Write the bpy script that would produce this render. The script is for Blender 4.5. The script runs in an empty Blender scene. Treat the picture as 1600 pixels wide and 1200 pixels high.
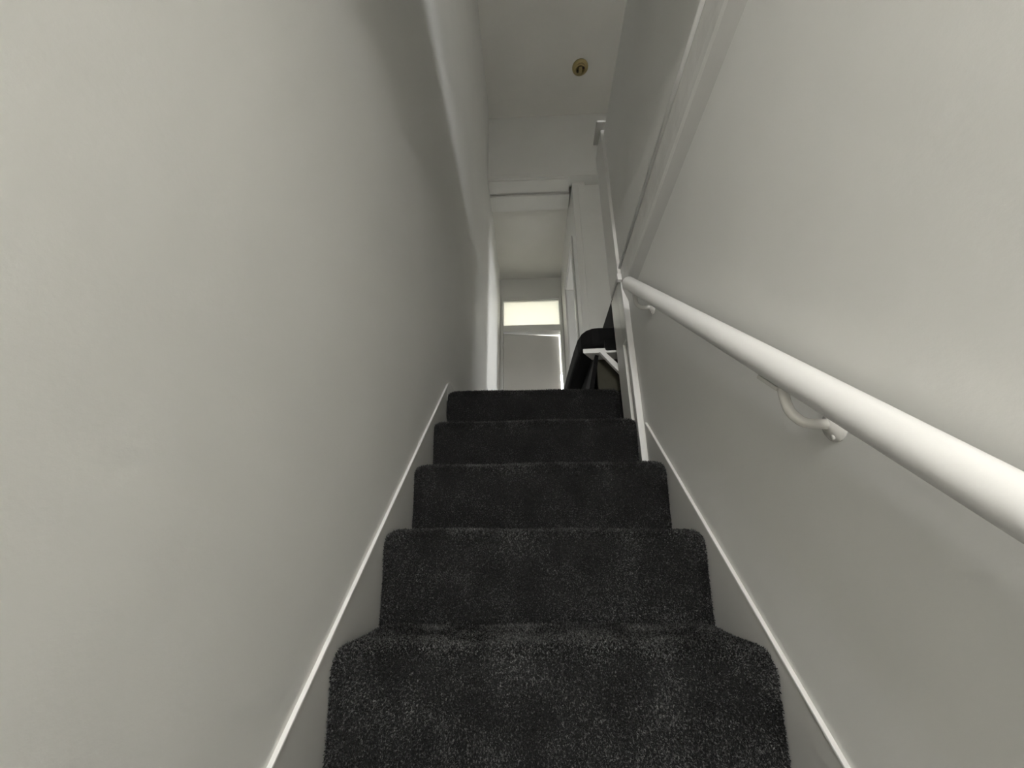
import bpy, bmesh, math, random
import numpy as np
from mathutils import Vector, Matrix

random.seed(7)
RNG = np.random.default_rng(11)
scene = bpy.context.scene
COL = scene.collection

# ------------------------------------------------------------------ camera
# metres; the lens is the origin, Y runs up the stairs, Z is up
CAM_R = Vector((0.99894, 0.045865, -0.003812))
CAM_U = Vector((0.020491, -0.369058, 0.92918))
CAM_F = Vector((-0.04121, 0.928274, 0.369607))
cam_data = bpy.data.cameras.new('camera')
cam_data.sensor_width = 36.0
cam_data.lens = 36.0 * 640.0 / 1600.0
cam_data.clip_start = 0.02
cam = bpy.data.objects.new('camera', cam_data)
COL.objects.link(cam)
cam.matrix_world = Matrix(((CAM_R.x, CAM_U.x, -CAM_F.x, 0), (CAM_R.y, CAM_U.y, -CAM_F.y, 0),
                           (CAM_R.z, CAM_U.z, -CAM_F.z, 0), (0, 0, 0, 1)))
scene.camera = cam

# ------------------------------------------------------------------ world, exposure
world = bpy.data.worlds.new('overcast_sky')
scene.world = world
world.use_nodes = True
bg = world.node_tree.nodes['Background']
bg.inputs['Color'].default_value = (0.97, 0.98, 1.0, 1)
bg.inputs['Strength'].default_value = 16.0
LAMP_STRENGTH = 370.0
vs = scene.view_settings
vs.view_transform = 'Standard'
vs.look = 'None'
vs.gamma = 1.0
vs.use_curve_mapping = False
vs.exposure = 0.45

# ------------------------------------------------------------------ measures
G, RISE = 0.2116, 0.2036            # going and rise of the flight
Y1, Z1 = 0.854, -0.1646             # riser plane and tread height of the nearest step in view
SL = RISE / G
XL, XR = -0.360, 0.409              # carpet edges
WL, WR = -0.368, 0.417              # plaster faces left and right
LAND_Z = Z1 + 4 * RISE              # back landing
LAND_Y = Y1 + 4 * G
UP_Z = 1.12                         # front landing
CEIL_Z = 4.29
BULK_Y, BULK_Z = 3.03, 3.40
HALL_CEIL = 3.50
END_Y = 4.80
HALL_R = 0.475
GROUND = Z1 - 9 * RISE
GCEIL = 1.00
HEAD_Y = -0.05
BACK_Y = -4.6
SIDE_X = 1.65


# ------------------------------------------------------------------ materials
def new_mat(name):
    m = bpy.data.materials.new(name)
    m.use_nodes = True
    nt = m.node_tree
    return m, nt, nt.nodes, nt.links, nt.nodes['Principled BSDF']


def paint(name, col, rough, bump=0.0, scale=60.0, mottle=0.03, coat=0.0):
    m, nt, N, L, b = new_mat(name)
    tc = N.new('ShaderNodeTexCoord')
    n1 = N.new('ShaderNodeTexNoise')
    n1.inputs['Scale'].default_value = 2.3
    n1.inputs['Detail'].default_value = 3
    L.new(tc.outputs['Object'], n1.inputs['Vector'])
    cr = N.new('ShaderNodeValToRGB')
    cr.color_ramp.elements[0].position = 0.3
    cr.color_ramp.elements[1].position = 0.7
    cr.color_ramp.elements[0].color = tuple(c * (1 - mottle) for c in col) + (1,)
    cr.color_ramp.elements[1].color = tuple(min(1, c * (1 + mottle)) for c in col) + (1,)
    L.new(n1.outputs['Fac'], cr.inputs['Fac'])
    L.new(cr.outputs['Color'], b.inputs['Base Color'])
    b.inputs['Roughness'].default_value = rough
    b.inputs['Coat Weight'].default_value = coat
    b.inputs['Coat Roughness'].default_value = 0.25
    if bump:
        n2 = N.new('ShaderNodeTexNoise')
        n2.inputs['Scale'].default_value = scale
        n2.inputs['Detail'].default_value = 6
        n2.inputs['Roughness'].default_value = 0.65
        L.new(tc.outputs['Object'], n2.inputs['Vector'])
        n3 = N.new('ShaderNodeTexNoise')
        n3.inputs['Scale'].default_value = 5.0
        n3.inputs['Detail'].default_value = 2
        L.new(tc.outputs['Object'], n3.inputs['Vector'])
        mx = N.new('ShaderNodeMath')
        mx.operation = 'MULTIPLY_ADD'
        mx.inputs[1].default_value = 6.0
        L.new(n3.outputs['Fac'], mx.inputs[0])
        L.new(n2.outputs['Fac'], mx.inputs[2])
        bp = N.new('ShaderNodeBump')
        bp.inputs['Strength'].default_value = bump
        bp.inputs['Distance'].default_value = 0.004
        L.new(mx.outputs['Value'], bp.inputs['Height'])
        L.new(bp.outputs['Normal'], b.inputs['Normal'])
    return m


M = {}
M['wall'] = paint('painted_plaster', (0.80, 0.795, 0.762), 0.6, 0.10, 90, 0.02)
M['ceil'] = paint('ceiling_paint', (0.78, 0.765, 0.72), 0.75, 0.2, 50, 0.03)
M['gloss'] = paint('white_gloss_paint', (0.79, 0.783, 0.75), 0.32, 0.08, 25, 0.02, 0.25)
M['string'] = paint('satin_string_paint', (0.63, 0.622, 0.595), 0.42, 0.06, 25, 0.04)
M['rail'] = paint('handrail_paint', (0.88, 0.872, 0.85), 0.38, 0.04, 40, 0.01, 0.1)
M['door'] = paint('door_paint', (0.75, 0.73, 0.69), 0.45, 0.05, 20, 0.03)
M['room'] = paint('bright_room_paint', (0.86, 0.85, 0.80), 0.7, 0, 20, 0.01)
M['olive'] = paint('understairs_shade_board', (0.06, 0.056, 0.036), 0.8, 0.3, 40, 0.25)  # near-black olive carries the shade of the void in its colour
M['boards'] = paint('pale_floor_tiles', (0.55, 0.52, 0.46), 0.6, 0.2, 30, 0.2)
M['paving'] = paint('outdoor_paving', (0.15, 0.145, 0.135), 0.8, 0.2, 10, 0.1)
M['lumpy'] = paint('lumpy_gloss_paint', (0.77, 0.763, 0.73), 0.25, 0.5, 16, 0.02, 0.3)
M['laminate'] = paint('pale_laminate', (0.70, 0.67, 0.60), 0.5, 0.05, 20, 0.06)
M['rose'] = paint('yellowed_plastic', (0.42, 0.34, 0.15), 0.45, 0.1, 60, 0.12)
M['dark'] = paint('dark_hole', (0.06, 0.045, 0.02), 0.7)
M['metal'] = paint('painted_metal', (0.74, 0.725, 0.68), 0.25, 0, 20, 0.02, 0.4)
M['brass'] = paint('dull_metal', (0.55, 0.52, 0.45), 0.3)
M['brass'].node_tree.nodes['Principled BSDF'].inputs['Metallic'].default_value = 0.8


def carpet_mat(name, lo, hi, scale):
    m, nt, N, L, b = new_mat(name)
    tc = N.new('ShaderNodeTexCoord')
    n1 = N.new('ShaderNodeTexNoise')
    n1.inputs['Scale'].default_value = scale
    n1.inputs['Detail'].default_value = 2
    L.new(tc.outputs['Object'], n1.inputs['Vector'])
    n2 = N.new('ShaderNodeTexNoise')
    n2.inputs['Scale'].default_value = 9
    n2.inputs['Detail'].default_value = 3
    L.new(tc.outputs['Object'], n2.inputs['Vector'])
    ma = N.new('ShaderNodeMath')
    ma.operation = 'MULTIPLY_ADD'
    ma.inputs[1].default_value = 0.45
    L.new(n2.outputs['Fac'], ma.inputs[0])
    L.new(n1.outputs['Fac'], ma.inputs[2])
    cr = N.new('ShaderNodeValToRGB')
    e = cr.color_ramp.elements
    e[0].position, e[0].color = 0.67, (lo[0], lo[1], lo[2], 1)
    e[1].position, e[1].color = 0.98, (hi[0], hi[1], hi[2], 1)
    L.new(ma.outputs['Value'], cr.inputs['Fac'])
    L.new(cr.outputs['Color'], b.inputs['Base Color'])
    b.inputs['Roughness'].default_value = 0.85
    b.inputs['Specular IOR Level'].default_value = 0.25
    b.inputs['Sheen Weight'].default_value = 0.05
    b.inputs['Sheen Roughness'].default_value = 0.4
    return m


M['carpet'] = carpet_mat('charcoal_carpet_backing', (0.0035, 0.0035, 0.0035), (0.012, 0.012, 0.0118), 500)
M['pile'] = carpet_mat('charcoal_carpet_pile', (0.0024, 0.0024, 0.0024), (0.19, 0.19, 0.186), 300)

# frosted transom glass and clear window glass
m, nt, N, L, b = new_mat('frosted_glass')
tr = N.new('ShaderNodeBsdfTranslucent')
tr.inputs['Color'].default_value = (0.66, 0.656, 0.61, 1)
gl = N.new('ShaderNodeBsdfGlossy')
gl.inputs['Roughness'].default_value = 0.3
mix = N.new('ShaderNodeMixShader')
mix.inputs[0].default_value = 0.06
L.new(tr.outputs[0], mix.inputs[1])
L.new(gl.outputs[0], mix.inputs[2])
L.new(mix.outputs[0], N['Material Output'].inputs['Surface'])
M['frost'] = m

m, nt, N, L, b = new_mat('lamp_globe')
em = N.new('ShaderNodeEmission')
em.inputs['Color'].default_value = (1.0, 0.985, 0.96, 1)
em.inputs['Strength'].default_value = LAMP_STRENGTH
L.new(em.outputs[0], N['Material Output'].inputs['Surface'])
M['lamp'] = m


# ------------------------------------------------------------------ builders
ORG = {}                             # world origin of every object


def link_mesh(name, verts, faces, mat, parent=None, bevel=0.0, smooth=False, segs=2, origin=None):
    v = np.array(verts, float)
    if origin is None:
        origin = np.array([(v[:, 0].min() + v[:, 0].max()) / 2, (v[:, 1].min() + v[:, 1].max()) / 2, v[:, 2].min()])
    origin = np.array(origin, float)
    me = bpy.data.meshes.new(name)
    me.from_pydata((v - origin).tolist(), [], faces)
    me.validate()
    me.update()
    bm = bmesh.new()
    bm.from_mesh(me)
    bmesh.ops.recalc_face_normals(bm, faces=bm.faces)
    bm.to_mesh(me)
    bm.free()
    if smooth:
        me.shade_smooth()
    me.materials.append(mat)
    o = bpy.data.objects.new(name, me)
    COL.objects.link(o)
    po = np.zeros(3)
    if parent is not None:
        o.parent = parent
        po = ORG[parent]
    o.location = (origin - po).tolist()
    ORG[o] = origin
    if bevel:
        b = o.modifiers.new('bevel', 'BEVEL')
        b.width = bevel
        b.segments = segs
        b.limit_method = 'ANGLE'
        b.angle_limit = math.radians(40)
    return o


def boxes_data(bl):
    V, F = [], []
    for (x0, x1, y0, y1, z0, z1) in bl:
        k = len(V)
        V += [(x0, y0, z0), (x1, y0, z0), (x1, y1, z0), (x0, y1, z0), (x0, y0, z1), (x1, y0, z1), (x1, y1, z1), (x0, y1, z1)]
        F += [[k + i for i in f] for f in ((0, 3, 2, 1), (4, 5, 6, 7), (0, 1, 5, 4), (1, 2, 6, 5), (2, 3, 7, 6), (3, 0, 4, 7))]
    return V, F


def box(name, b, mat, parent=None, bevel=0.0):
    V, F = boxes_data(b if isinstance(b, list) else [b])
    return link_mesh(name, V, F, mat, parent, bevel)


def prism(name, poly, axis, a0, a1, mat, parent=None, bevel=0.0, smooth=False, segs=2):
    """poly: 2-D points; axis the extrusion axis ('X': (y,z), 'Y': (x,z), 'Z': (x,y))."""
    n = len(poly)

    def P(p, a):
        return {'X': (a, p[0], p[1]), 'Y': (p[0], a, p[1]), 'Z': (p[0], p[1], a)}[axis]
    V = [P(p, a0) for p in poly] + [P(p, a1) for p in poly]
    F = [list(range(n))[::-1], list(range(n, 2 * n))] + [[i, (i + 1) % n, n + (i + 1) % n, n + i] for i in range(n)]
    return link_mesh(name, V, F, mat, parent, bevel, smooth, segs)


def tube(name, pts, radii, mat, parent=None, seg=20, cap=True):
    pts = [Vector(p) for p in pts]
    if not hasattr(radii, '__len__'):
        radii = [radii] * len(pts)
    V, F = [], []
    prev = None
    for i, p in enumerate(pts):
        t = (pts[min(i + 1, len(pts) - 1)] - pts[max(i - 1, 0)]).normalized()
        if prev is None:
            a = t.orthogonal().normalized()
        else:
            a = (prev - t * prev.dot(t)).normalized()
        prev = a
        b = t.cross(a)
        for k in range(seg):
            an = 2 * math.pi * k / seg
            V.append(tuple(p + (a * math.cos(an) + b * math.sin(an)) * radii[i]))
    for i in range(len(pts) - 1):
        for k in range(seg):
            F.append([i * seg + k, i * seg + (k + 1) % seg, (i + 1) * seg + (k + 1) % seg, (i + 1) * seg + k])
    if cap:
        F.append(list(range(seg))[::-1])
        F.append([(len(pts) - 1) * seg + k for k in range(seg)])
    return link_mesh(name, V, F, mat, parent, 0, True)


def lathe(name, prof, centre, axis, mat, parent=None, seg=32):
    """prof: (radius, height along axis)."""
    ax = Vector(axis).normalized()
    a = ax.orthogonal().normalized()
    b = ax.cross(a)
    c = Vector(centre)
    V, F = [], []
    for (r, h) in prof:
        for k in range(seg):
            an = 2 * math.pi * k / seg
            V.append(tuple(c + ax * h + (a * math.cos(an) + b * math.sin(an)) * r))
    for i in range(len(prof) - 1):
        for k in range(seg):
            F.append([i * seg + k, i * seg + (k + 1) % seg, (i + 1) * seg + (k + 1) % seg, (i + 1) * seg + k])
    F.append(list(range(seg))[::-1])
    F.append([(len(prof) - 1) * seg + k for k in range(seg)])
    return link_mesh(name, V, F, mat, parent, 0, True)


def empty(name, loc):
    o = bpy.data.objects.new(name, None)
    o.empty_display_size = 0.05
    COL.objects.link(o)
    o.location = loc
    ORG[o] = np.array(loc, float)
    return o


def tag(o, label, cat, group=None):
    o['label'] = label
    o['category'] = cat
    if group:
        o['group'] = group
    return o


def struct(o, label, cat):
    o['kind'] = 'structure'
    o['label'] = label
    o['category'] = cat
    return o


# ------------------------------------------------------------------ the shell
T = 0.12
struct(box('wall_left', (WL - T, WL, BACK_Y, END_Y + T, GROUND, CEIL_Z), M['wall']),
       'tall off-white plaster wall left of the stairs', 'wall')
# right wall of the flight, up to the floor edge of the front landing
struct(box('wall_right', (WR, WR + 0.10, BACK_Y, 1.60, GROUND, 0.97), M['wall']),
       'off-white plaster wall behind the white handrail', 'wall')
struct(box('ceiling', (WL - T, SIDE_X + T, HEAD_Y - 0.4, BULK_Y + 0.2, CEIL_Z, CEIL_Z + 0.1), M['ceil']),
       'high dull white ceiling with a yellowed ceiling rose', 'ceiling')
struct(box('ceiling_hall', (WL - T, HALL_R + 0.5, BULK_Y + 0.08, END_Y + T, HALL_CEIL, HALL_CEIL + 0.1), M['ceil']),
       'low white ceiling of the back passage above the far door', 'ceiling')
struct(box('ceiling_ground', (WL - T, WR + 0.6, BACK_Y, HEAD_Y, GCEIL, UP_Z), M['ceil']),
       'ground floor ceiling behind the viewer', 'ceiling')
struct(box('wall_front', (WL - T, SIDE_X + T, HEAD_Y - 0.42, HEAD_Y - 0.30, UP_Z, CEIL_Z), M['wall']),
       'front wall of the upper landing behind the viewer', 'wall')
# bulkhead over the passage
bulk = struct(box('wall_bulkhead', (WL, SIDE_X, BULK_Y, BULK_Y + 0.11, BULK_Z, CEIL_Z), M['wall']),
              'off-white bulkhead wall between the high ceiling and the back passage', 'wall')
box('bottom_lip', (WL, SIDE_X, BULK_Y - 0.014, BULK_Y, BULK_Z, BULK_Z + 0.06), M['gloss'], bulk, 0.004)
# return wall right of the passage and the passage's own right wall with a doorway
D2 = (3.42, 4.22, 2.90)
wr = struct(box('wall_return', [(HALL_R, 0.60, 3.105, 3.25, LAND_Z, BULK_Z), (0.60, SIDE_X, 3.14, 3.25, LAND_Z, CEIL_Z)], M['wall']),
            'grey-white wall facing the stairs behind the newel post', 'wall')
struct(box('wall_passage', [(HALL_R, HALL_R + 0.11, 3.25, D2[0], LAND_Z, HALL_CEIL),
                            (HALL_R, HALL_R + 0.11, D2[1], END_Y, LAND_Z, HALL_CEIL),
                            (HALL_R, HALL_R + 0.11, D2[0], D2[1], D2[2], HALL_CEIL)], M['wall']),
       'right wall of the back passage with a bright side doorway', 'wall')
DX0, DX1, DT = -0.358, 0.465, 3.19
struct(box('wall_end', [(WL, DX0, END_Y, END_Y + T, LAND_Z, HALL_CEIL), (DX1, HALL_R + 0.11, END_Y, END_Y + T, LAND_Z, HALL_CEIL),
                        (DX0, DX1, END_Y, END_Y + T, DT, HALL_CEIL)], M['wall']),
       'cream wall at the end of the back passage around the far door', 'wall')
# upper landing, right side, with an unseen window added for ambient light
UW = (-0.33, 0.52, 1.22, 2.04)
struct(box('wall_side', [(SIDE_X, SIDE_X + T, HEAD_Y - 0.42, UW[0], UP_Z - 0.1, CEIL_Z), (SIDE_X, SIDE_X + T, UW[1], 3.25, UP_Z - 0.1, CEIL_Z),
                         (SIDE_X, SIDE_X + T, UW[0], UW[1], UP_Z - 0.1, UW[2]), (SIDE_X, SIDE_X + T, UW[0], UW[1], UW[3], CEIL_Z)], M['wall']),
       'side wall of the upper landing with an added window', 'wall')
struct(box('floor_upper', (WR + 0.02, SIDE_X, HEAD_Y - 0.42, 3.14, UP_Z - 0.10, UP_Z), M['laminate']),
       'pale floor of the front landing', 'floor')
struct(box('floor_landing', [(0.402, 0.66, 1.682, LAND_Y + 0.05, LAND_Z - 0.60, LAND_Z - 0.004), (WL, 0.66, LAND_Y + 0.05, 3.20, LAND_Z - 0.12, LAND_Z - 0.004), (WL, HALL_R + 0.11, 3.20, END_Y + T, LAND_Z - 0.12, LAND_Z - 0.004), (0.44, 0.66, 1.50, 1.682, LAND_Z - 0.12, LAND_Z - 0.004)], M['carpet']),
       'charcoal carpeted floor of the back landing', 'floor')
struct(box('floor_ground', (WL, WR + 0.6, BACK_Y, Y1 - 8 * G, GROUND - 0.1, GROUND), M['boards']),
       'pale floor of the entrance hall', 'floor')
struct(box('ground', (-30, 30, -35, 40, GROUND - 0.6, GROUND - 0.1), M['paving']),
       'paved ground outside the house', 'ground')
# wall at the foot of the house with the glazed front door's opening
FW = (-0.28, 0.33, -1.85, 0.80)
struct(box('wall_entrance', [(WL, FW[0], BACK_Y - T, BACK_Y, GROUND, GCEIL), (FW[1], WR + 0.1, BACK_Y - T, BACK_Y, GROUND, GCEIL),
                             (FW[0], FW[1], BACK_Y - T, BACK_Y, GROUND, FW[2]), (FW[0], FW[1], BACK_Y - T, BACK_Y, FW[3], GCEIL)], M['wall']),
       'entrance wall with a glazed front door at the far end of the hall', 'wall')
# void under the upper landing
struct(box('wall_understairs', [(0.60, 0.63, 1.50, 3.10, LAND_Z, UP_Z - 0.1), (0.52, 0.60, 1.50, 1.60, LAND_Z, UP_Z - 0.1), (0.325, 0.60, 1.80, 1.83, LAND_Z, 0.86)], M['olive']),
       'olive boarding under the winder step, painted dark for the shade of the void', 'wall')
# bright rooms behind the far door and the side doorway, each with a window
RA = (-1.3, 1.5, END_Y + T, 7.4)
WA = (-0.75, 0.95, 1.5, 3.2)
struct(box('wall_bathroom', [(RA[0] - .1, RA[0], RA[2], RA[3], LAND_Z, HALL_CEIL), (RA[1], RA[1] + .1, RA[2], RA[3], LAND_Z, HALL_CEIL),
                             (RA[0], RA[1], RA[2], RA[3], HALL_CEIL, HALL_CEIL + .1), (RA[0], RA[1], RA[2], RA[3], LAND_Z - .1, LAND_Z),
                             (RA[0], WL, RA[2] - T, RA[2], LAND_Z, HALL_CEIL), (HALL_R + .11, RA[1], RA[2] - T, RA[2], LAND_Z, HALL_CEIL),
                             (RA[0], WA[0], RA[3], RA[3] + .1, LAND_Z, HALL_CEIL), (WA[1], RA[1], RA[3], RA[3] + .1, LAND_Z, HALL_CEIL),
                             (WA[0], WA[1], RA[3], RA[3] + .1, LAND_Z, WA[2]), (WA[0], WA[1], RA[3], RA[3] + .1, WA[3], HALL_CEIL)], M['room']),
       'bright white room behind the far door', 'room')
RB = (HALL_R + 0.11, 2.6, 3.25, END_Y)
WB = (3.40, 4.2, 1.6, 2.8)
struct(box('wall_bedroom', [(RB[0], RB[1], RB[3], RB[3] + .1, LAND_Z, HALL_CEIL), (RB[0], RB[1], RB[2] - .1, RB[2], LAND_Z, HALL_CEIL),
                            (RB[0], RB[1], RB[2], RB[3], HALL_CEIL, HALL_CEIL + .1), (RB[0], RB[1], RB[2], RB[3], LAND_Z - .1, LAND_Z),
                            (RB[1], RB[1] + .1, RB[2], WB[0], LAND_Z, HALL_CEIL), (RB[1], RB[1] + .1, WB[1], RB[3], LAND_Z, HALL_CEIL),
                            (RB[1], RB[1] + .1, WB[0], WB[1], LAND_Z, WB[2]), (RB[1], RB[1] + .1, WB[0], WB[1], WB[3], HALL_CEIL)], M['room']),
       'bright white room behind the side doorway', 'room')


def portal(loc, rot, sx, sy):
    l = bpy.data.lights.new('window_portal', 'AREA')
    l.shape = 'RECTANGLE'
    l.size, l.size_y = sx, sy
    l.cycles.is_portal = True
    o = bpy.data.objects.new('window_portal', l)
    COL.objects.link(o)
    o.location = loc
    o.rotation_euler = rot
    return o


H = math.pi / 2
portal(((WA[0] + WA[1]) / 2, RA[3] + .05, (WA[2] + WA[3]) / 2), (-H, 0, 0), WA[1] - WA[0], WA[3] - WA[2])
portal((RB[1] + .05, (WB[0] + WB[1]) / 2, (WB[2] + WB[3]) / 2), (0, H, 0), WB[3] - WB[2], WB[1] - WB[0])
portal((SIDE_X + T / 2, (UW[0] + UW[1]) / 2, (UW[2] + UW[3]) / 2), (0, H, 0), UW[3] - UW[2], UW[1] - UW[0])
portal(((FW[0] + FW[1]) / 2, BACK_Y - T / 2, (FW[2] + FW[3]) / 2), (H, 0, 0), FW[1] - FW[0], FW[3] - FW[2])


def window(name, axis, a0, a1, z0, z1, p, label):
    w = empty(name, (p, (a0 + a1) / 2, z0) if axis == 'X' else ((a0 + a1) / 2, p, z0))

    def bx(u0, u1, w0, w1):
        return (p - .025, p + .025, u0, u1, w0, w1) if axis == 'X' else (u0, u1, p - .025, p + .025, w0, w1)
    box('jamb', bx(a0, a0 + .05, z0, z1), M['gloss'], w)
    box('jamb', bx(a1 - .05, a1, z0, z1), M['gloss'], w)
    box('head', bx(a0 + .05, a1 - .05, z1 - .05, z1), M['gloss'], w)
    box('sill', bx(a0 + .05, a1 - .05, z0, z0 + .05), M['gloss'], w)
    zm = (z0 + z1) / 2
    box('meeting_rail', bx(a0 + .05, a1 - .05, zm - .02, zm + .02), M['gloss'], w)
    struct(w, label, 'window')


window('window_1', 'Y', WA[0], WA[1], WA[2], WA[3], RA[3] + .05, 'window of the bright room behind the far door')
window('window_2', 'X', WB[0], WB[1], WB[2], WB[3], RB[1] + .05, 'window of the bright room beside the passage')
window('added_window', 'X', UW[0], UW[1], UW[2], UW[3], SIDE_X + .06, 'unseen window added and sized to light the upper landing')

# stair-opening lining of the passage: two painted soffit boards with a groove between
t1 = empty('trim_1', ((WL + HALL_R) / 2, 3.2, BULK_Z))
box('soffit_board', (WL, 0.448, 3.045, 3.195, BULK_Z - 0.012, BULK_Z + 0.06), M['gloss'], t1, 0.004)
box('groove', (WL, 0.455, 3.195, 3.240, BULK_Z + 0.012, BULK_Z + 0.06), M['string'], t1)
box('soffit_board', (WL, 0.462, 3.240, 3.440, BULK_Z - 0.012, BULK_Z + 0.098), M['gloss'], t1, 0.004)
struct(t1, 'pair of white gloss boards lining the head of the passage opening', 'trim')
# corner board on the end of the passage wall
struct(box('trim_2', (HALL_R - 0.006, 0.530, 3.088, 3.105, LAND_Z, BULK_Z - 0.05), M['gloss'], None, 0.005),
       'narrow white corner board at the mouth of the passage', 'trim')

# ------------------------------------------------------------------ far door with its transom light
d1 = empty('door_1', ((DX0 + DX1) / 2, END_Y, LAND_Z))
FY0, FY1 = END_Y - 0.02, END_Y + 0.10
TB0, TB1 = 2.650, 2.745
fr = box('jamb', (DX0, DX0 + 0.034, FY0, FY1, LAND_Z, DT), M['gloss'], d1, 0.004)
box('jamb', (DX1 - 0.034, DX1, FY0, FY1, LAND_Z, DT), M['gloss'], d1, 0.004)
box('head', (DX0 + 0.034, DX1 - 0.034, FY0, FY1, DT - 0.05, DT), M['gloss'], d1, 0.004)
tb = box('transom_bar', (DX0 + 0.034, DX1 - 0.034, FY0, FY1, TB0, TB1), M['gloss'], d1, 0.004)
box('bead', (DX0 + 0.034, DX1 - 0.034, FY0 + 0.012, FY0 + 0.03, DT - 0.066, DT - 0.05), M['gloss'], d1, 0.003)
pane = box('glass_pane', (DX0 + 0.034, DX1 - 0.034, END_Y + 0.04, END_Y + 0.046, TB1, DT - 0.05), M['frost'], d1)
pane['label'] = 'frosted cream glass lit from behind'
ang = math.radians(8.8)
lw = (DX1 - 0.034) - (DX0 + 0.034) - 0.008
leaf_poly = [(0, 0), (lw, 0), (lw, 0.038), (0, 0.038)]
hx, hy = DX0 + 0.036, END_Y + 0.015
ca, sa = math.cos(ang), math.sin(ang)
leaf = prism('door_leaf', [(hx + u * ca - v * sa, hy + u * sa + v * ca) for u, v in leaf_poly], 'Z', LAND_Z + 0.02, TB0 - 0.007, M['door'], d1, 0.003)
leaf['label'] = 'plain flush door leaf standing slightly ajar'


def on_leaf(u, v, z):
    return (hx + u * ca - v * sa, hy + u * sa + v * ca, z)


kn = lathe('handle', [(0.026, 0), (0.026, 0.006), (0.010, 0.010), (0.010, 0.04), (0.024, 0.05), (0.027, 0.062), (0.02, 0.074), (0.004, 0.078)],
           on_leaf(lw - 0.07, 0, LAND_Z + 1.0), (sa, -ca, 0), M['brass'], leaf)
for z in (LAND_Z + 0.25, LAND_Z + 1.75):
    tube('hinge', [(DX0 + 0.032, FY0 - 0.004, z), (DX0 + 0.032, FY0 - 0.004, z + 0.09)], 0.006, M['gloss'], d1, 12)
struct(d1, 'pale door at the end of the passage, slightly ajar under a bright transom light', 'door')

# ------------------------------------------------------------------ side doorway
d2 = empty('door_2', (HALL_R + 0.05, (D2[0] + D2[1]) / 2, LAND_Z))
box('jamb', (HALL_R - 0.004, HALL_R + 0.114, D2[0], D2[0] + 0.025, LAND_Z, D2[2]), M['gloss'], d2, 0.003)
box('jamb', (HALL_R - 0.004, HALL_R + 0.114, D2[1] - 0.025, D2[1], LAND_Z, D2[2]), M['gloss'], d2, 0.003)
box('head', (HALL_R - 0.004, HALL_R + 0.114, D2[0] + 0.025, D2[1] - 0.025, D2[2] - 0.025, D2[2]), M['gloss'], d2, 0.003)
box('architrave', (HALL_R - 0.018, HALL_R, D2[0] - 0.06, D2[0] + 0.005, LAND_Z, D2[2] + 0.06), M['gloss'], d2, 0.005)
box('architrave', (HALL_R - 0.018, HALL_R, D2[1] - 0.005, D2[1] + 0.06, LAND_Z, D2[2] + 0.06), M['gloss'], d2, 0.005)
box('architrave', (HALL_R - 0.018, HALL_R, D2[0] + 0.005, D2[1] - 0.005, D2[2] - 0.005, D2[2] + 0.06), M['gloss'], d2, 0.005)
struct(d2, 'white framed side doorway full of daylight on the right of the passage', 'door')

# ------------------------------------------------------------------ the staircase
stair = empty('staircase', ((XL + XR) / 2, Y1 - 8 * G, GROUND))
tag(stair, 'steep straight staircase covered in charcoal carpet between white walls', 'staircase')
PILE_H = 0.006
NR = 0.040                            # roll of the carpet over the nosing


def step_profile(i, dense):
    """(y,z) of the carpet surface of step i: riser foot, roll over the nosing, tread back to the next riser."""
    yr, zt = Y1 + i * G, Z1 + i * RISE
    zb = zt - RISE
    pts = []
    n = 14 if dense else 4
    for k in range(n):
        f = k / n
        pts.append((yr + 0.004 - 0.022 * f ** 1.4, zb - 0.004 + (RISE - NR + 0.004) * f))
    cx, cz = yr - 0.018 + NR, zt - NR
    m = 12 if dense else 6
    for k in range(m + 1):
        a = math.pi - (math.pi / 2) * k / m
        pts.append((cx + NR * math.cos(a), cz + NR * math.sin(a)))
    n = 8 if dense else 2
    ye = yr + G + 0.004
    for k in range(1, n + 1):
        pts.append((cx + (ye - cx) * k / n, zt - 0.003 * math.sin(math.pi * k / n)))
    return pts


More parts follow.
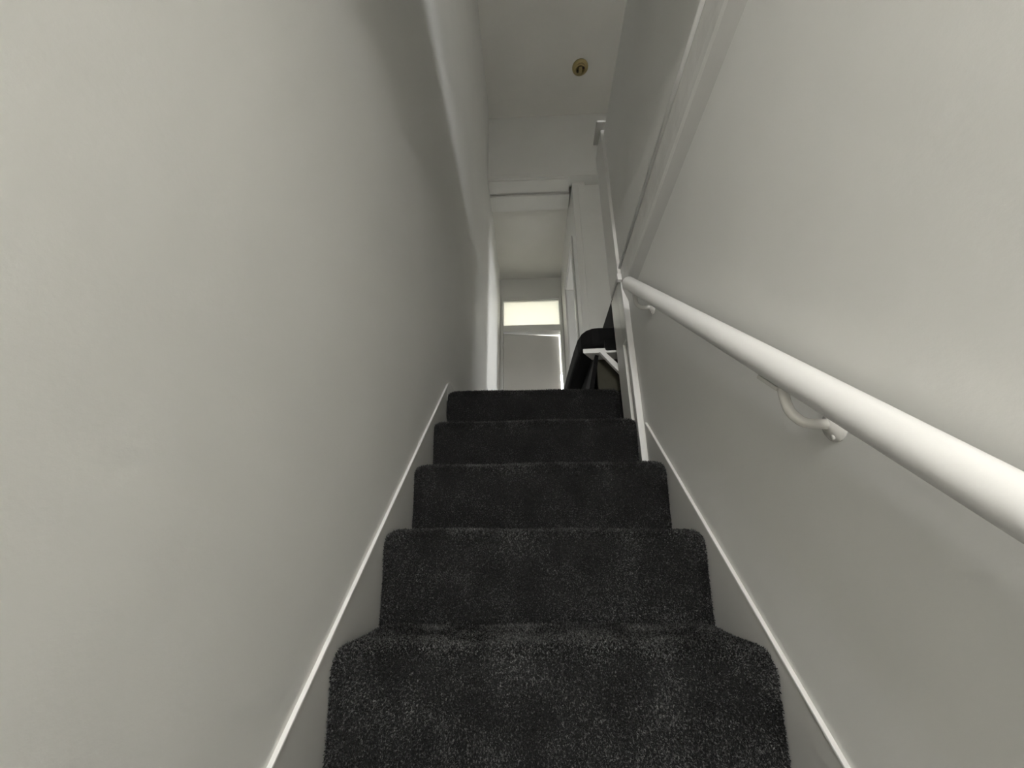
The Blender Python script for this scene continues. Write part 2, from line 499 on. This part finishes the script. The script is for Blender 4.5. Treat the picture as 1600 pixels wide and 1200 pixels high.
def step(i):
    near = i >= -1
    prof = step_profile(i, near)
    x0, x1 = XL, XR
    if i >= 3:
        x1 = 0.392
    nx = 48 if near else 4
    V, F = [], []
    ph = random.random() * 6
    xs = [x0 + (x1 - x0) * k / nx for k in range(nx + 1)]
    n = len(prof)
    off = {}
    for k, x in enumerate(xs):
        # soft sag and ripple of a fitted carpet, and the edges turned in a little
        e = min(x - x0, x1 - x)
        tuck = -0.010 * max(0, 1 - e / 0.028) ** 2
        sag = 0.0018 * math.sin(5.5 * x + ph) + 0.0012 * math.sin(17 * x + 2 * ph)
        for j, (y, z) in enumerate(prof):
            a, b = prof[max(j - 1, 0)], prof[min(j + 1, n - 1)]
            ty, tz = b[0] - a[0], b[1] - a[1]
            l = math.hypot(ty, tz)
            ny, nz = -tz / l, ty / l
            d = sag + tuck
            V.append((x, y + ny * d, z + nz * d))
    for k in range(nx):
        for j in range(n - 1):
            F.append([k * n + j, k * n + j + 1, (k + 1) * n + j + 1, (k + 1) * n + j])
    surf = (np.array(V).reshape(nx + 1, n, 3), prof)
    # underside: the solid step body closes the shape
    yr, zt = Y1 + i * G, Z1 + i * RISE
    yb = yr + G + 0.004
    base = len(V)
    ring_b = (yb, zt - RISE - 0.03)
    ring_a = (yr + 0.02, zt - RISE - 0.03)
    for x in xs:
        V.append((x, ring_b[0], ring_b[1]))
        V.append((x, ring_a[0], ring_a[1]))
    for k in range(nx):
        F.append([k * n + n - 1, base + 2 * k, base + 2 * k + 2, (k + 1) * n + n - 1])
        F.append([base + 2 * k, base + 2 * k + 1, base + 2 * k + 3, base + 2 * k + 2])
        F.append([base + 2 * k + 1, k * n, (k + 1) * n, base + 2 * k + 3])
    for ring in ([j for j in range(n)] + [base, base + 1], [nx * n + j for j in range(n)] + [base + 2 * nx, base + 2 * nx + 1]):
        k0 = len(V)
        V += [V[j] for j in ring]
        F.append(list(range(k0, k0 + len(ring))))
    o = link_mesh('carpeted_step', V, F, M['carpet'], stair, 0, False)
    o.data.shade_smooth()
    return o, surf


def add_pile(parent, surf, density, length, width):
    """short upright carpet tufts over a grid surface, one joined mesh."""
    S, prof = surf
    A = S[:-1, :-1].reshape(-1, 3); B = S[1:, :-1].reshape(-1, 3); C = S[1:, 1:].reshape(-1, 3); D = S[:-1, 1:].reshape(-1, 3)
    nrm = np.cross(B - A, D - A)
    area = np.linalg.norm(nrm, axis=1)
    nrm = nrm / np.maximum(area[:, None], 1e-12)
    # outward = towards -y / +z
    s = np.sign(nrm @ np.array([0, -1.0, 0.8]))
    s[s == 0] = 1
    nrm = nrm * s[:, None]
    N = int(area.sum() * density)
    q = RNG.choice(len(area), N, p=area / area.sum())
    u, v = RNG.random(N)[:, None], RNG.random(N)[:, None]
    P = A[q] * (1 - u) * (1 - v) + B[q] * u * (1 - v) + C[q] * u * v + D[q] * (1 - u) * v
    # keep the pile just inside the carpet's own edges
    nn = nrm[q]
    # patches of pile brushed one way or the other
    field = np.stack([np.sin(P[:, 0] * 23 + P[:, 2] * 31), np.cos(P[:, 0] * 17 - P[:, 1] * 29) * 0.5, np.sin(P[:, 2] * 41 + P[:, 0] * 13)], 1)
    d = nn + 0.55 * RNG.normal(size=(N, 3)) + 0.28 * field
    d /= np.linalg.norm(d, axis=1)[:, None]
    side = np.cross(d, RNG.normal(size=(N, 3)))
    side /= np.linalg.norm(side, axis=1)[:, None]
    ln = length * (0.6 + 0.8 * RNG.random(N))[:, None]
    w = width * (0.6 + 0.8 * RNG.random(N))[:, None]
    base = P - nn * 0.001
    mid = base + d * ln * 0.6 + side * 0
    d2 = d + 0.5 * RNG.normal(size=(N, 3))
    d2 /= np.linalg.norm(d2, axis=1)[:, None]
    tip = mid + d2 * ln * 0.4
    V = np.stack([base - side * w * 0.5, base + side * w * 0.5, mid + side * w * 0.45, tip, mid - side * w * 0.45], 1).reshape(-1, 3)
    org = ORG[parent]
    me = bpy.data.meshes.new('pile')
    me.vertices.add(len(V))
    me.vertices.foreach_set('co', (V - org).ravel())
    k = np.arange(N) * 5
    loops = np.stack([k, k + 1, k + 2, k + 4, k + 4, k + 2, k + 3], 1).ravel()
    me.loops.add(len(loops))
    me.loops.foreach_set('vertex_index', loops)
    starts = np.stack([np.arange(N) * 7, np.arange(N) * 7 + 4], 1).ravel()
    me.polygons.add(2 * N)
    me.polygons.foreach_set('loop_start', starts)
    me.update(calc_edges=True)
    me.validate()
    me.materials.append(M['pile'])
    o = bpy.data.objects.new('pile', me)
    COL.objects.link(o)
    o.parent = parent
    ORG[o] = org
    o['kind'] = 'stuff'
    o['label'] = 'short charcoal carpet pile with pale flecks'
    return o


DENS = {-1: 40000, 0: 260000, 1: 220000, 2: 150000, 3: 110000, 4: 90000}
for i in range(-8, 5):
    o, surf = step(i)
    if i in DENS:
        add_pile(o, surf, DENS[i], PILE_H, 0.0017)


def string_board(x0, x1, c, ya, yb, label=None):
    """wall string: closed board along the flight, its top edge c above the tread line at the riser planes."""
    def zt(y):
        return Z1 + c + (y - Y1) * SL
    poly = [(ya, zt(ya) - 0.36), (ya, zt(ya)), (yb, zt(yb)), (yb, zt(yb) - 0.36)]
    s = prism('string', poly, 'X', x0, x1, M['string'], stair)
    e = 0.006
    xa, xb = (x0, x1 + 0.0015) if x0 < 0 else (x0 - 0.0015, x1)
    capp = [(ya, zt(ya) - e), (ya, zt(ya) + 0.0015), (yb, zt(yb) + 0.0015), (yb, zt(yb) - e)]
    cp = prism('cap_edge', capp, 'X', xa, xb, M['rail'], s, 0.0012)
    cp['label'] = 'bright white painted top edge of the string'
    return s


string_board(WL, XL - 0.0015, 0.0391, Y1 - 8 * G, LAND_Y - 0.012)
string_board(XR + 0.0015, WR, 0.0245, Y1 - 8 * G, 1.425)
# skirting stub where the left string meets the landing
struct(prism('baseboard_left', [(LAND_Y - 0.012, LAND_Z - 0.05), (LAND_Y - 0.012, LAND_Z + 0.030), (LAND_Y + 0.03, LAND_Z + 0.052),
                                (END_Y, LAND_Z + 0.052), (END_Y, LAND_Z - 0.05)], 'X', WL, XL, M['string'], None, 0.002),
       'low white skirting of the back landing left wall', 'skirting')

# ------------------------------------------------------------------ handrail with brackets
RX, RR = 0.366, 0.0225
ra, rb = Vector((RX + 0.008, 0.02, -0.272)), Vector((RX - 0.006, 1.235, 0.868))
hr = empty('handrail', (RX, 0.02, -0.272))
tag(hr, 'round white painted handrail sloping along the right wall', 'handrail')
dirv = (rb - ra).normalized()
n = 24
pts = [ra + (rb - ra) * k / n for k in range(n + 1)]
rad = [RR] * (n + 1)
for k, (s, rr) in enumerate(((0.006, 0.95), (0.011, 0.8), (0.014, 0.5))):
    pts.append(rb + dirv * s)
    rad.append(RR * rr)
tube('rail', pts, rad, M['rail'], hr, 40)


def bracket(y, zw):
    zr = ra.z + (y - ra.y) * (rb.z - ra.z) / (rb.y - ra.y)
    b = lathe('bracket_plate', [(0.022, 0), (0.022, 0.003), (0.019, 0.006), (0.011, 0.009), (0.009, 0.012)], (WR, y, zw), (-1, 0, 0), M['metal'], hr)
    for a in (0.6, 2.7, 4.8):
        lathe('screw', [(0.0036, 0.004), (0.0036, 0.008), (0.002, 0.009)], (WR, y + 0.0155 * math.cos(a), zw + 0.0155 * math.sin(a)), (-1, 0, 0), M['metal'], b, 12)
    # arm: out from the wall, then up under the rail
    y2 = y + 0.010
    p = [(WR - 0.004, y, zw + 0.002), (WR - 0.018, y + 0.001, zw + 0.003), (WR - 0.034, y + 0.003, zw + 0.005), (RX + 0.008, y + 0.006, zw + 0.012),
         (RX, y + 0.009, zw + 0.030), (RX, y2, zr + (y2 - y) * SL - RR - 0.002)]
    q = []
    P = [Vector(v) for v in p]
    for k in range(len(P) - 1):
        p0, p1, p2, p3 = P[max(k - 1, 0)], P[k], P[k + 1], P[min(k + 2, len(P) - 1)]
        for s in range(6):
            t = s / 6
            q.append(0.5 * ((2 * p1) + (p2 - p0) * t + (2 * p0 - 5 * p1 + 4 * p2 - p3) * t * t + (3 * p1 - p0 - 3 * p2 + p3) * t ** 3))
    q.append(P[-1])
    tube('bracket_arm', q, 0.0072, M['metal'], hr, 14)
    # saddle plate under the rail
    c = Vector((RX, y2, zr + (y2 - y) * SL)) + Vector((0, dirv.z, -dirv.y)) * (RR + 0.001)
    V = []
    nn = Vector((0, dirv.z, -dirv.y))
    for s1 in (-0.026, 0.026):
        for s2 in (-0.011, 0.011):
            for s3 in (-0.003, 0.003):
                V.append(tuple(c + dirv * s1 + Vector((1, 0, 0)) * s2 + nn * s3))
    F = [[0, 1, 3, 2], [4, 6, 7, 5], [0, 4, 5, 1], [2, 3, 7, 6], [0, 2, 6, 4], [1, 5, 7, 3]]
    link_mesh('saddle', V, F, M['metal'], hr, 0.001)


bracket(0.560, 0.152)
bracket(1.190, 0.735)

# ------------------------------------------------------------------ newel at the head of the flight
nw = empty('newel_post', (0.42, 1.57, 0.40))
tag(nw, 'white newel post at the top of the stairs beside the handrail end', 'newel post')
NX, NY = 0.3935, 1.460
f = box('front_board', (NX, WR, NY, NY + 0.013, 0.249, 1.062), M['rail'], nw, 0.002)
box('side_board', (NX, WR, 1.540, 1.664, 0.452, 1.062), M['gloss'], nw, 0.002)
box('recessed_board', (NX + 0.012, WR, NY + 0.013, 1.540, 0.452, 0.775), M['string'], nw)
box('side_board', (NX, WR, NY + 0.013, 1.540, 0.775, 1.062), M['gloss'], nw, 0.002)
box('upper_post', (0.385, 0.440, NY, 1.625, 1.070, 1.945), M['gloss'], nw, 0.002)
box('block', (0.377, 0.396, NY - 0.020, NY, 1.030, 1.062), M['rail'], nw, 0.002)
box('collar', (0.387, 0.430, NY + 0.002, 1.630, 1.062, 1.070), M['string'], nw)
box('cap', (0.360, 0.452, 1.418, 1.545, 1.945, 1.960), M['string'], nw, 0.003)

# ------------------------------------------------------------------ boxed balustrade of the front landing
bl = empty('balustrade', (0.42, 0.7, 0.94))
tag(bl, 'boxed-in white balustrade of the front landing above the handrail', 'balustrade')
BX = 0.399
box('panel', (BX, 0.440, HEAD_Y - 0.3, 1.460, 1.105, 1.918), M['wall'], bl)
# fascia over the floor edge: lip, upright rounded face, sloping soffit back to the wall
fas = [(0.440, 1.105), (0.399, 1.105), (0.398, 1.090), (0.397, 1.02), (0.398, 0.995), (0.402, 0.983), (0.440, 0.983)]
prism('soffit_strip', [(0.402, 0.983), (0.417, 0.934), (0.440, 0.934), (0.440, 0.983)], 'Y', HEAD_Y - 0.3, 1.458, M['string'], bl)  # greyer string paint stands in for shade under the fascia
prism('fascia', [(a, b) for a, b in fas], 'Y', HEAD_Y - 0.3, 1.458, M['lumpy'], bl, 0.002, False, 3)
tube('bead', [(0.3968, HEAD_Y - 0.3, 1.104), (0.3968, 1.460, 1.104)], 0.0075, M['rail'], bl, 12)

# ------------------------------------------------------------------ winder step up to the front landing
wn = empty('winder_step', (0.33, 2.3, LAND_Z))
tag(wn, 'carpeted winder step rising behind the newel post on a white braced board', 'step')
plan = [(0.432, 1.705), (0.330, 1.705), (0.298, 1.712), (0.272, 1.732), (0.254, 1.765), (0.243, 1.82), (0.236, 1.95), (0.226, 2.30), (0.222, 3.08), (0.432, 3.08)]
ct = prism('carpet_tread', plan, 'Z', 0.862, 0.962, M['carpet'], wn, 0.022, False, 4)
box('carpet_flap', (0.352, 0.430, 1.690, 1.735, 0.832, 0.89), M['carpet'], wn, 0.008)
V = [(0.318, 1.722, 0.868), (0.268, 1.722, 0.648), (0.290, 3.08, 0.648), (0.290, 3.08, 0.868), (0.335, 1.730, 0.868), (0.290, 1.730, 0.648), (0.310, 3.08, 0.648), (0.310, 3.08, 0.868)]
link_mesh('carpet_riser', V, [[0, 1, 2, 3], [4, 7, 6, 5], [0, 4, 5, 1], [1, 5, 6, 2], [2, 6, 7, 3], [3, 7, 4, 0]], M['carpet'], wn)
wb = prism('tread_board', [(0.250, 1.703), (0.425, 1.698), (0.425, 1.78), (0.30, 1.78)], 'Z', 0.822, 0.846, M['rail'], wn, 0.004)
br = prism('brace', [(0.322, 0.823), (0.347, 0.823), (0.424, 0.735), (0.424, 0.690)], 'Y', 1.690, 1.712, M['rail'], wn, 0.002)
box('upper_riser', (0.412, 0.432, 1.668, 3.08, 0.955, UP_Z + 0.004), M['carpet'], wn, 0.006)

# ------------------------------------------------------------------ ceiling rose
cr_ = empty('ceiling_rose', (0.555, 2.565, CEIL_Z))
tag(cr_, 'yellowed round ceiling rose with no lamp on the high ceiling', 'ceiling rose')
c0 = (0.555, 2.565, CEIL_Z)
lathe('base', [(0.076, 0), (0.076, 0.010), (0.069, 0.020), (0.052, 0.026)], c0, (0, 0, -1), M['rose'], cr_)
lathe('ring', [(0.052, 0.024), (0.052, 0.040), (0.046, 0.044), (0.040, 0.040), (0.040, 0.026)], c0, (0, 0, -1), M['rose'], cr_)
box('terminal_block', (0.540, 0.570, 2.535, 2.595, CEIL_Z - 0.046, CEIL_Z - 0.02), M['rose'], cr_, 0.004)
for (dx, dy) in ((-0.026, 0.016), (0.026, -0.018)):
    lathe('screw_hole', [(0.010, 0.030), (0.010, 0.045)], (c0[0] + dx, c0[1] + dy, CEIL_Z), (0, 0, -1), M['dark'], cr_, 14)

# ------------------------------------------------------------------ lamp of the entrance hall, behind the viewer
LP = (-0.06, -1.90, 0.60)
lm = empty('pendant_lamp', (LP[0], LP[1], GCEIL))
tag(lm, 'round glowing globe lamp under the entrance hall ceiling', 'lamp')
lathe('lamp_base', [(0.05, 0), (0.05, 0.02), (0.008, 0.03), (0.008, 0.30), (0.03, 0.31), (0.03, GCEIL - LP[2] - 0.06)], (LP[0], LP[1], GCEIL), (0, 0, -1), M['gloss'], lm)
rg = 0.065
lathe('globe', [(rg * math.sin(math.pi * k / 16) + 1e-4, rg - rg * math.cos(math.pi * k / 16)) for k in range(17)], (LP[0], LP[1], LP[2] - rg), (0, 0, 1), M['lamp'], lm)
